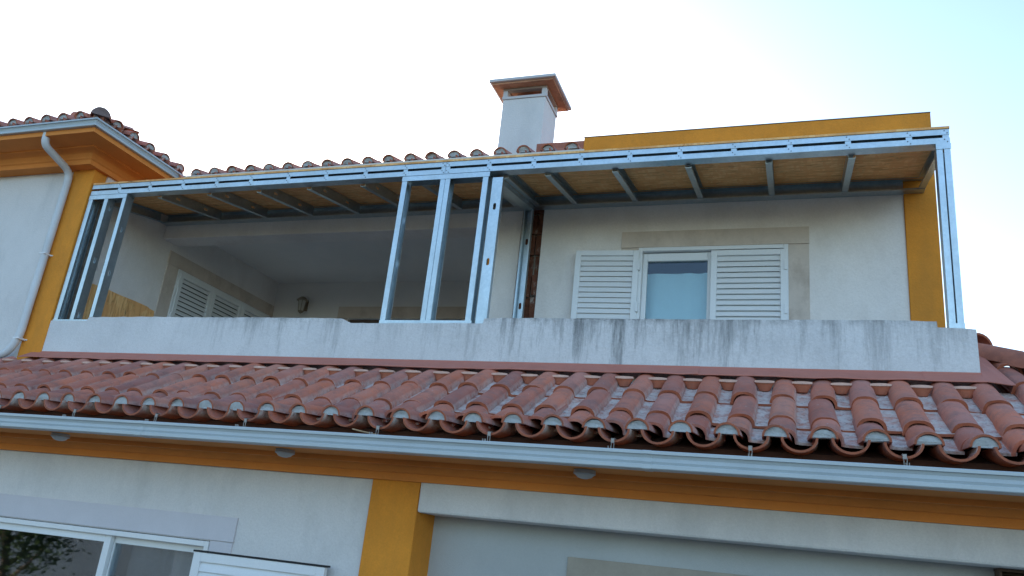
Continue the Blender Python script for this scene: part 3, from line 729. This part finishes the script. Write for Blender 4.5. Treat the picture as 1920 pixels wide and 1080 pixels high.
# studs on the wing side
cee('wall_track', (-6.590, YF, 1.672), (-6.590, YF, 2.95), Ya, Xa, .088, .052, track=True)
cee('stud', (-6.587, YF + .02, 1.672), (-6.587, YF + .02, 2.93), Ya, Xa, .05, .040, lip=.010)
cee('stud', (-6.345, YF, 1.672), (-6.345, YF, 2.95), Ya, -Xa, .09, .045, holes=(.07, .62, 1.17))
cee('stud', (-6.119, YF, 1.706), (-6.119, YF, 2.95), Ya, -Xa, .09, .041, holes=(.45, .90))
cee('track', (-6.596, YF - .003, 1.670), (-6.165, YF - .003, 1.670), Ya, Za, .096, .012, track=True)
cee('track', (-6.592, YF - .003, 2.969), (-6.117, YF - .003, 2.969), Ya, -Za, .096, .043, track=True)
# middle panel
cee('stud', (-3.124, YF, 1.668), (-3.124, YF, 2.95), Ya, Xa, .09, .045, holes=(.55, .95))
cee('stud', (-2.768, YF, 1.668), (-2.768, YF, 2.95), Ya, Xa, .09, .041)
cee('stud', (-2.722, YF, 1.668), (-2.722, YF, 2.95), Ya, Xa, .09, .041, holes=(.62,))
cee('stud', (-2.386, YF, 1.668), (-2.386, YF, 2.95), Ya, Xa, .09, .045)
cee('track', (-3.127, YF - .003, 1.665), (-2.330, YF - .003, 1.665), Ya, Za, .096, .026, track=True)
cee('track', (-3.127, YF - .003, 2.969), (-2.330, YF - .003, 2.969), Ya, -Za, .096, .043, track=True)
# partition studs, webs towards the street, and the track and joists between them
cee('stud', (-2.312, YF + .03, 1.668), (-2.312, YF + .03, 2.93), Xa, Ya, .088, .043, holes=(.52, 1.0))
cee('stud', (-2.340, 6.43, .80), (-2.340, 6.43, 3.10), Xa, -Ya, .085, .043, lip=.014, holes=(1.33, 1.95))
JS = .176; jb = lambda Y: 2.952 + JS * (Y - 5.55); JD = .095
jdir = Vector((0, 1, JS)).normalized(); jn = Vector((0, -JS, 1)).normalized()
cee('track', (-2.345, 5.56, jb(5.56) - .048), (-2.345, 6.41, jb(6.41) - .048), Xa, jn, .092, .043, track=True)
JX = [-5.78, -5.19, -4.63, -4.09, -3.54, -2.98, -2.40, -1.887, -1.334, -.767, -.18, .388]
for x in JX:
    cee('joist', (x, 5.555, jb(5.555)), (x, 6.405, jb(6.405)), jn, -Xa if x < -2.2 else Xa, JD, .045, holes=(.22, .62) if x < -2.5 else ())
cee('joist', (-2.25, 5.555, jb(5.555)), (-2.25, 6.405, jb(6.405)), jn, Xa, JD, .045)
cee('joist', (1.0, 5.555, jb(5.555)), (1.0, 6.405, jb(6.405)), jn, -Xa, JD, .045)
cee('ledger', (-6.586, 6.496, 3.098), (1.0, 6.496, 3.098), Za, -Ya, .112, .088)
cee('ledger', (-6.588, 5.556, jb(5.556)), (-6.588, 6.40, jb(6.40)), jn, Xa, JD, .05, track=True)
# doubled corner post with its plates
cee('stud', (.937, YF, 1.662), (.937, YF, 2.95), Ya, Xa, .09, .036)
cee('stud', (1.021, YF, 1.662), (1.021, YF, 2.95), Ya, -Xa, .09, .037)
make('plate', B().box(.934, 1.024, YF - .005, YF - .0015, 1.652, 1.690), STEEL, frame)
make('plate', B().box(.934, 1.026, YF - .005, YF - .0015, 2.932, 2.974), STEEL, frame)
# osb roof sheets on the joists
edges = [-6.585, -5.19, -4.09, -2.98, -1.887, -.767, .388, 1.026]
for a, c in zip(edges, edges[1:]):
    b = B(); y0, y1 = 5.553, 6.494; zb = lambda Y: jb(Y) + JD * 1.016 + .003
    b.prism([(y0, zb(y0) + .003), (y1, zb(y1)), (y1, zb(y1) + .018), (y0, zb(y0) + .021)], 0, a + .0015, c - .0015)
    make('osb_sheet', b, OSB, frame)
    make('edge_strip', B().box(a + .001, c - .001, 5.452, 5.552, 3.0865, 3.1035), OSB, frame)

# ------------------------------------------------------------------ loose things
bd = B().prism([(5.74, .801), (5.74, 2.142), (5.9, 2.150), (6.10, 2.146), (6.30, 2.152), (6.50, 2.150), (6.53, 2.138), (6.60, 2.134), (6.62, 2.0), (6.62, .801)], 0, -6.57, -6.552)
bd.xf(lambda p: p + Vector(((p.z - 2.14) * -.03, 0, 0)))
tag(make('osb_board', bd, OSB), 'tan wood strand board leaning on the wing wall behind the first steel studs', 'board')

lamp = empty('wall_lamp', (-6.087, 8.655, 2.74), 'small bronze wall lantern with frosted glass on the loggia back wall', 'lamp')
lx, ly = -6.087, 8.56
make('wall_plate', B().box(lx - .03, lx + .03, 8.645, 8.662, 2.80, 2.94), BRASS, lamp, bevel=.006)
make('arm', B().tube([(lx, 8.65, 2.90), (lx, 8.60, 2.955), (lx, ly, 2.962)], .008, 8), BRASS, lamp, smooth=40)
def lathe(b, prof, cx, cy, n=12):
    for (r0, z0), (r1, z1) in zip(prof, prof[1:]):
        for i in range(n):
            t0, t1 = 6.28318 * i / n, 6.28318 * (i + 1) / n
            b.face([(cx + r0 * math.cos(t0), cy + r0 * math.sin(t0), z0), (cx + r0 * math.cos(t1), cy + r0 * math.sin(t1), z0), (cx + r1 * math.cos(t1), cy + r1 * math.sin(t1), z1), (cx + r1 * math.cos(t0), cy + r1 * math.sin(t0), z1)])
    return b
make('hood', lathe(B(), [(.0, 2.975), (.03, 2.965), (.075, 2.925), (.08, 2.915), (.06, 2.912)], lx, ly), BRASS, lamp, smooth=40, weld=True)
make('lamp_glass', lathe(B(), [(.055, 2.912), (.036, 2.775), (.0, 2.77)], lx, ly, 6), LAMPG, lamp, weld=True)
for i in range(6):
    t = 6.28318 * i / 6
    make('glazing_bar', B().tube([(lx + .057 * math.cos(t), ly + .057 * math.sin(t), 2.912), (lx + .038 * math.cos(t), ly + .038 * math.sin(t), 2.77)], .004, 6), BRASS, lamp)
make('finial', lathe(B(), [(.04, 2.772), (.03, 2.755), (.01, 2.74), (0, 2.735)], lx, ly), BRASS, lamp, smooth=40, weld=True)

for x, y, lab in ((-5.03, 4.50, 'round grey soffit light under the gutter above the sliding window'), (-3.13, 4.53, 'round grey soffit light under the gutter, between sliding window and ochre pillar'), (-1.125, 4.53, 'round grey soffit light under the gutter above the white porch beam')):
    e = empty('soffit_light', (x, y, .515), lab, 'soffit light', 'soffit lights under the lower eave')
    make('rim', lathe(B(), [(.062, .516), (.064, .494), (.054, .488)], x, y, 24), FIT, e, smooth=40, weld=True)
    make('diffuser', lathe(B(), [(.054, .489), (.04, .475), (.02, .468), (0, .466)], x, y, 24), mat('diffuser', (.46, .45, .44), .4), e, smooth=60, weld=True)

tag(make('twig', B().tube([(-2.47, 4.20, .626), (-2.42, 4.205, .618), (-2.36, 4.205, .609), (-2.31, 4.21, .604)], [.004, .0045, .004, .002], 6), TWIG, smooth=50), 'dry pale twig lying across the rim of the long gutter', 'twig')

lv = empty('slatted_box', (1.06, 5.04, .12), 'dark brown slatted box fixed under the white porch beam', 'vent box')
make('box_frame', B().box(.995, 1.135, 4.975, 5.085, .198, .212).box(.998, 1.012, 4.98, 5.085, .06, .197).box(1.12, 1.134, 4.98, 5.085, .06, .197).box(1.013, 1.119, 5.07, 5.085, .06, .197), BROWNW, lv)
for i in range(8): make('slat', B().prism([(4.985, .182 - i * .016), (4.989, .184 - i * .016), (5.02, .196 - i * .016), (5.016, .193 - i * .016)], 0, 1.0125, 1.1195), BROWNW, lv)

# ------------------------------------------------------------------ garden tree behind the camera, mirrored in the ground floor glass
tree = empty('garden_tree', (-13.9, -2.3, GZ), 'small leafy green tree beyond the terrace, mirrored in the sliding window', 'tree')
tb = B(); rr = random.Random(5)
base = Vector((-13.9, -2.3, GZ))
tb.tube([base, base + Vector((.05, .03, .9)), base + Vector((.0, .1, 1.5)), base + Vector((.12, .05, 2.3))], [.09, .07, .05, .02], 10)
tips = []
for i in range(9):
    a = i * 2.4; h = .5 + i * .17; p = base + Vector((.03, .05, h)); q = p + Vector((math.cos(a) * .55, math.sin(a) * .55, .45)); t = q + Vector((math.cos(a) * .35, math.sin(a) * .35, .4))
    tb.tube([p, q, t], [.05, .03, .012], 6); tips += [q, t]
make('trunk', tb, BARK, tree, smooth=50)
cb = B()
for i in range(5200):
    c = rr.choice(tips) + Vector((rr.gauss(0, .26), rr.gauss(0, .26), rr.gauss(.1, .3)))
    d = Vector((rr.uniform(-1, 1), rr.uniform(-1, 1), rr.uniform(-.6, .6))).normalized(); e = d.orthogonal().normalized() * .028; d = d * .06
    cb.face([c - d, c + e, c + d, c - e])
make('crown', cb, LEAF, tree)

# ------------------------------------------------------------------ unseen wall added behind the camera, dark so the window reflects navy
gw = empty('reflection_wall', (-10, -9.2, GZ), 'dark blue wall with a grey coping, unseen, added for the window reflection', 'wall')
make('wall', B().box(-40, 20, -9.3, -9.1, GZ, -.15), mat('reflection_render', (.05, .07, .10), .95, var=.2, vscale=.8), gw)
make('coping', B().box(-40, 20, -9.36, -9.04, -.149, -.09), mat('reflection_coping', (.42, .41, .40), .95), gw, bevel=.01)
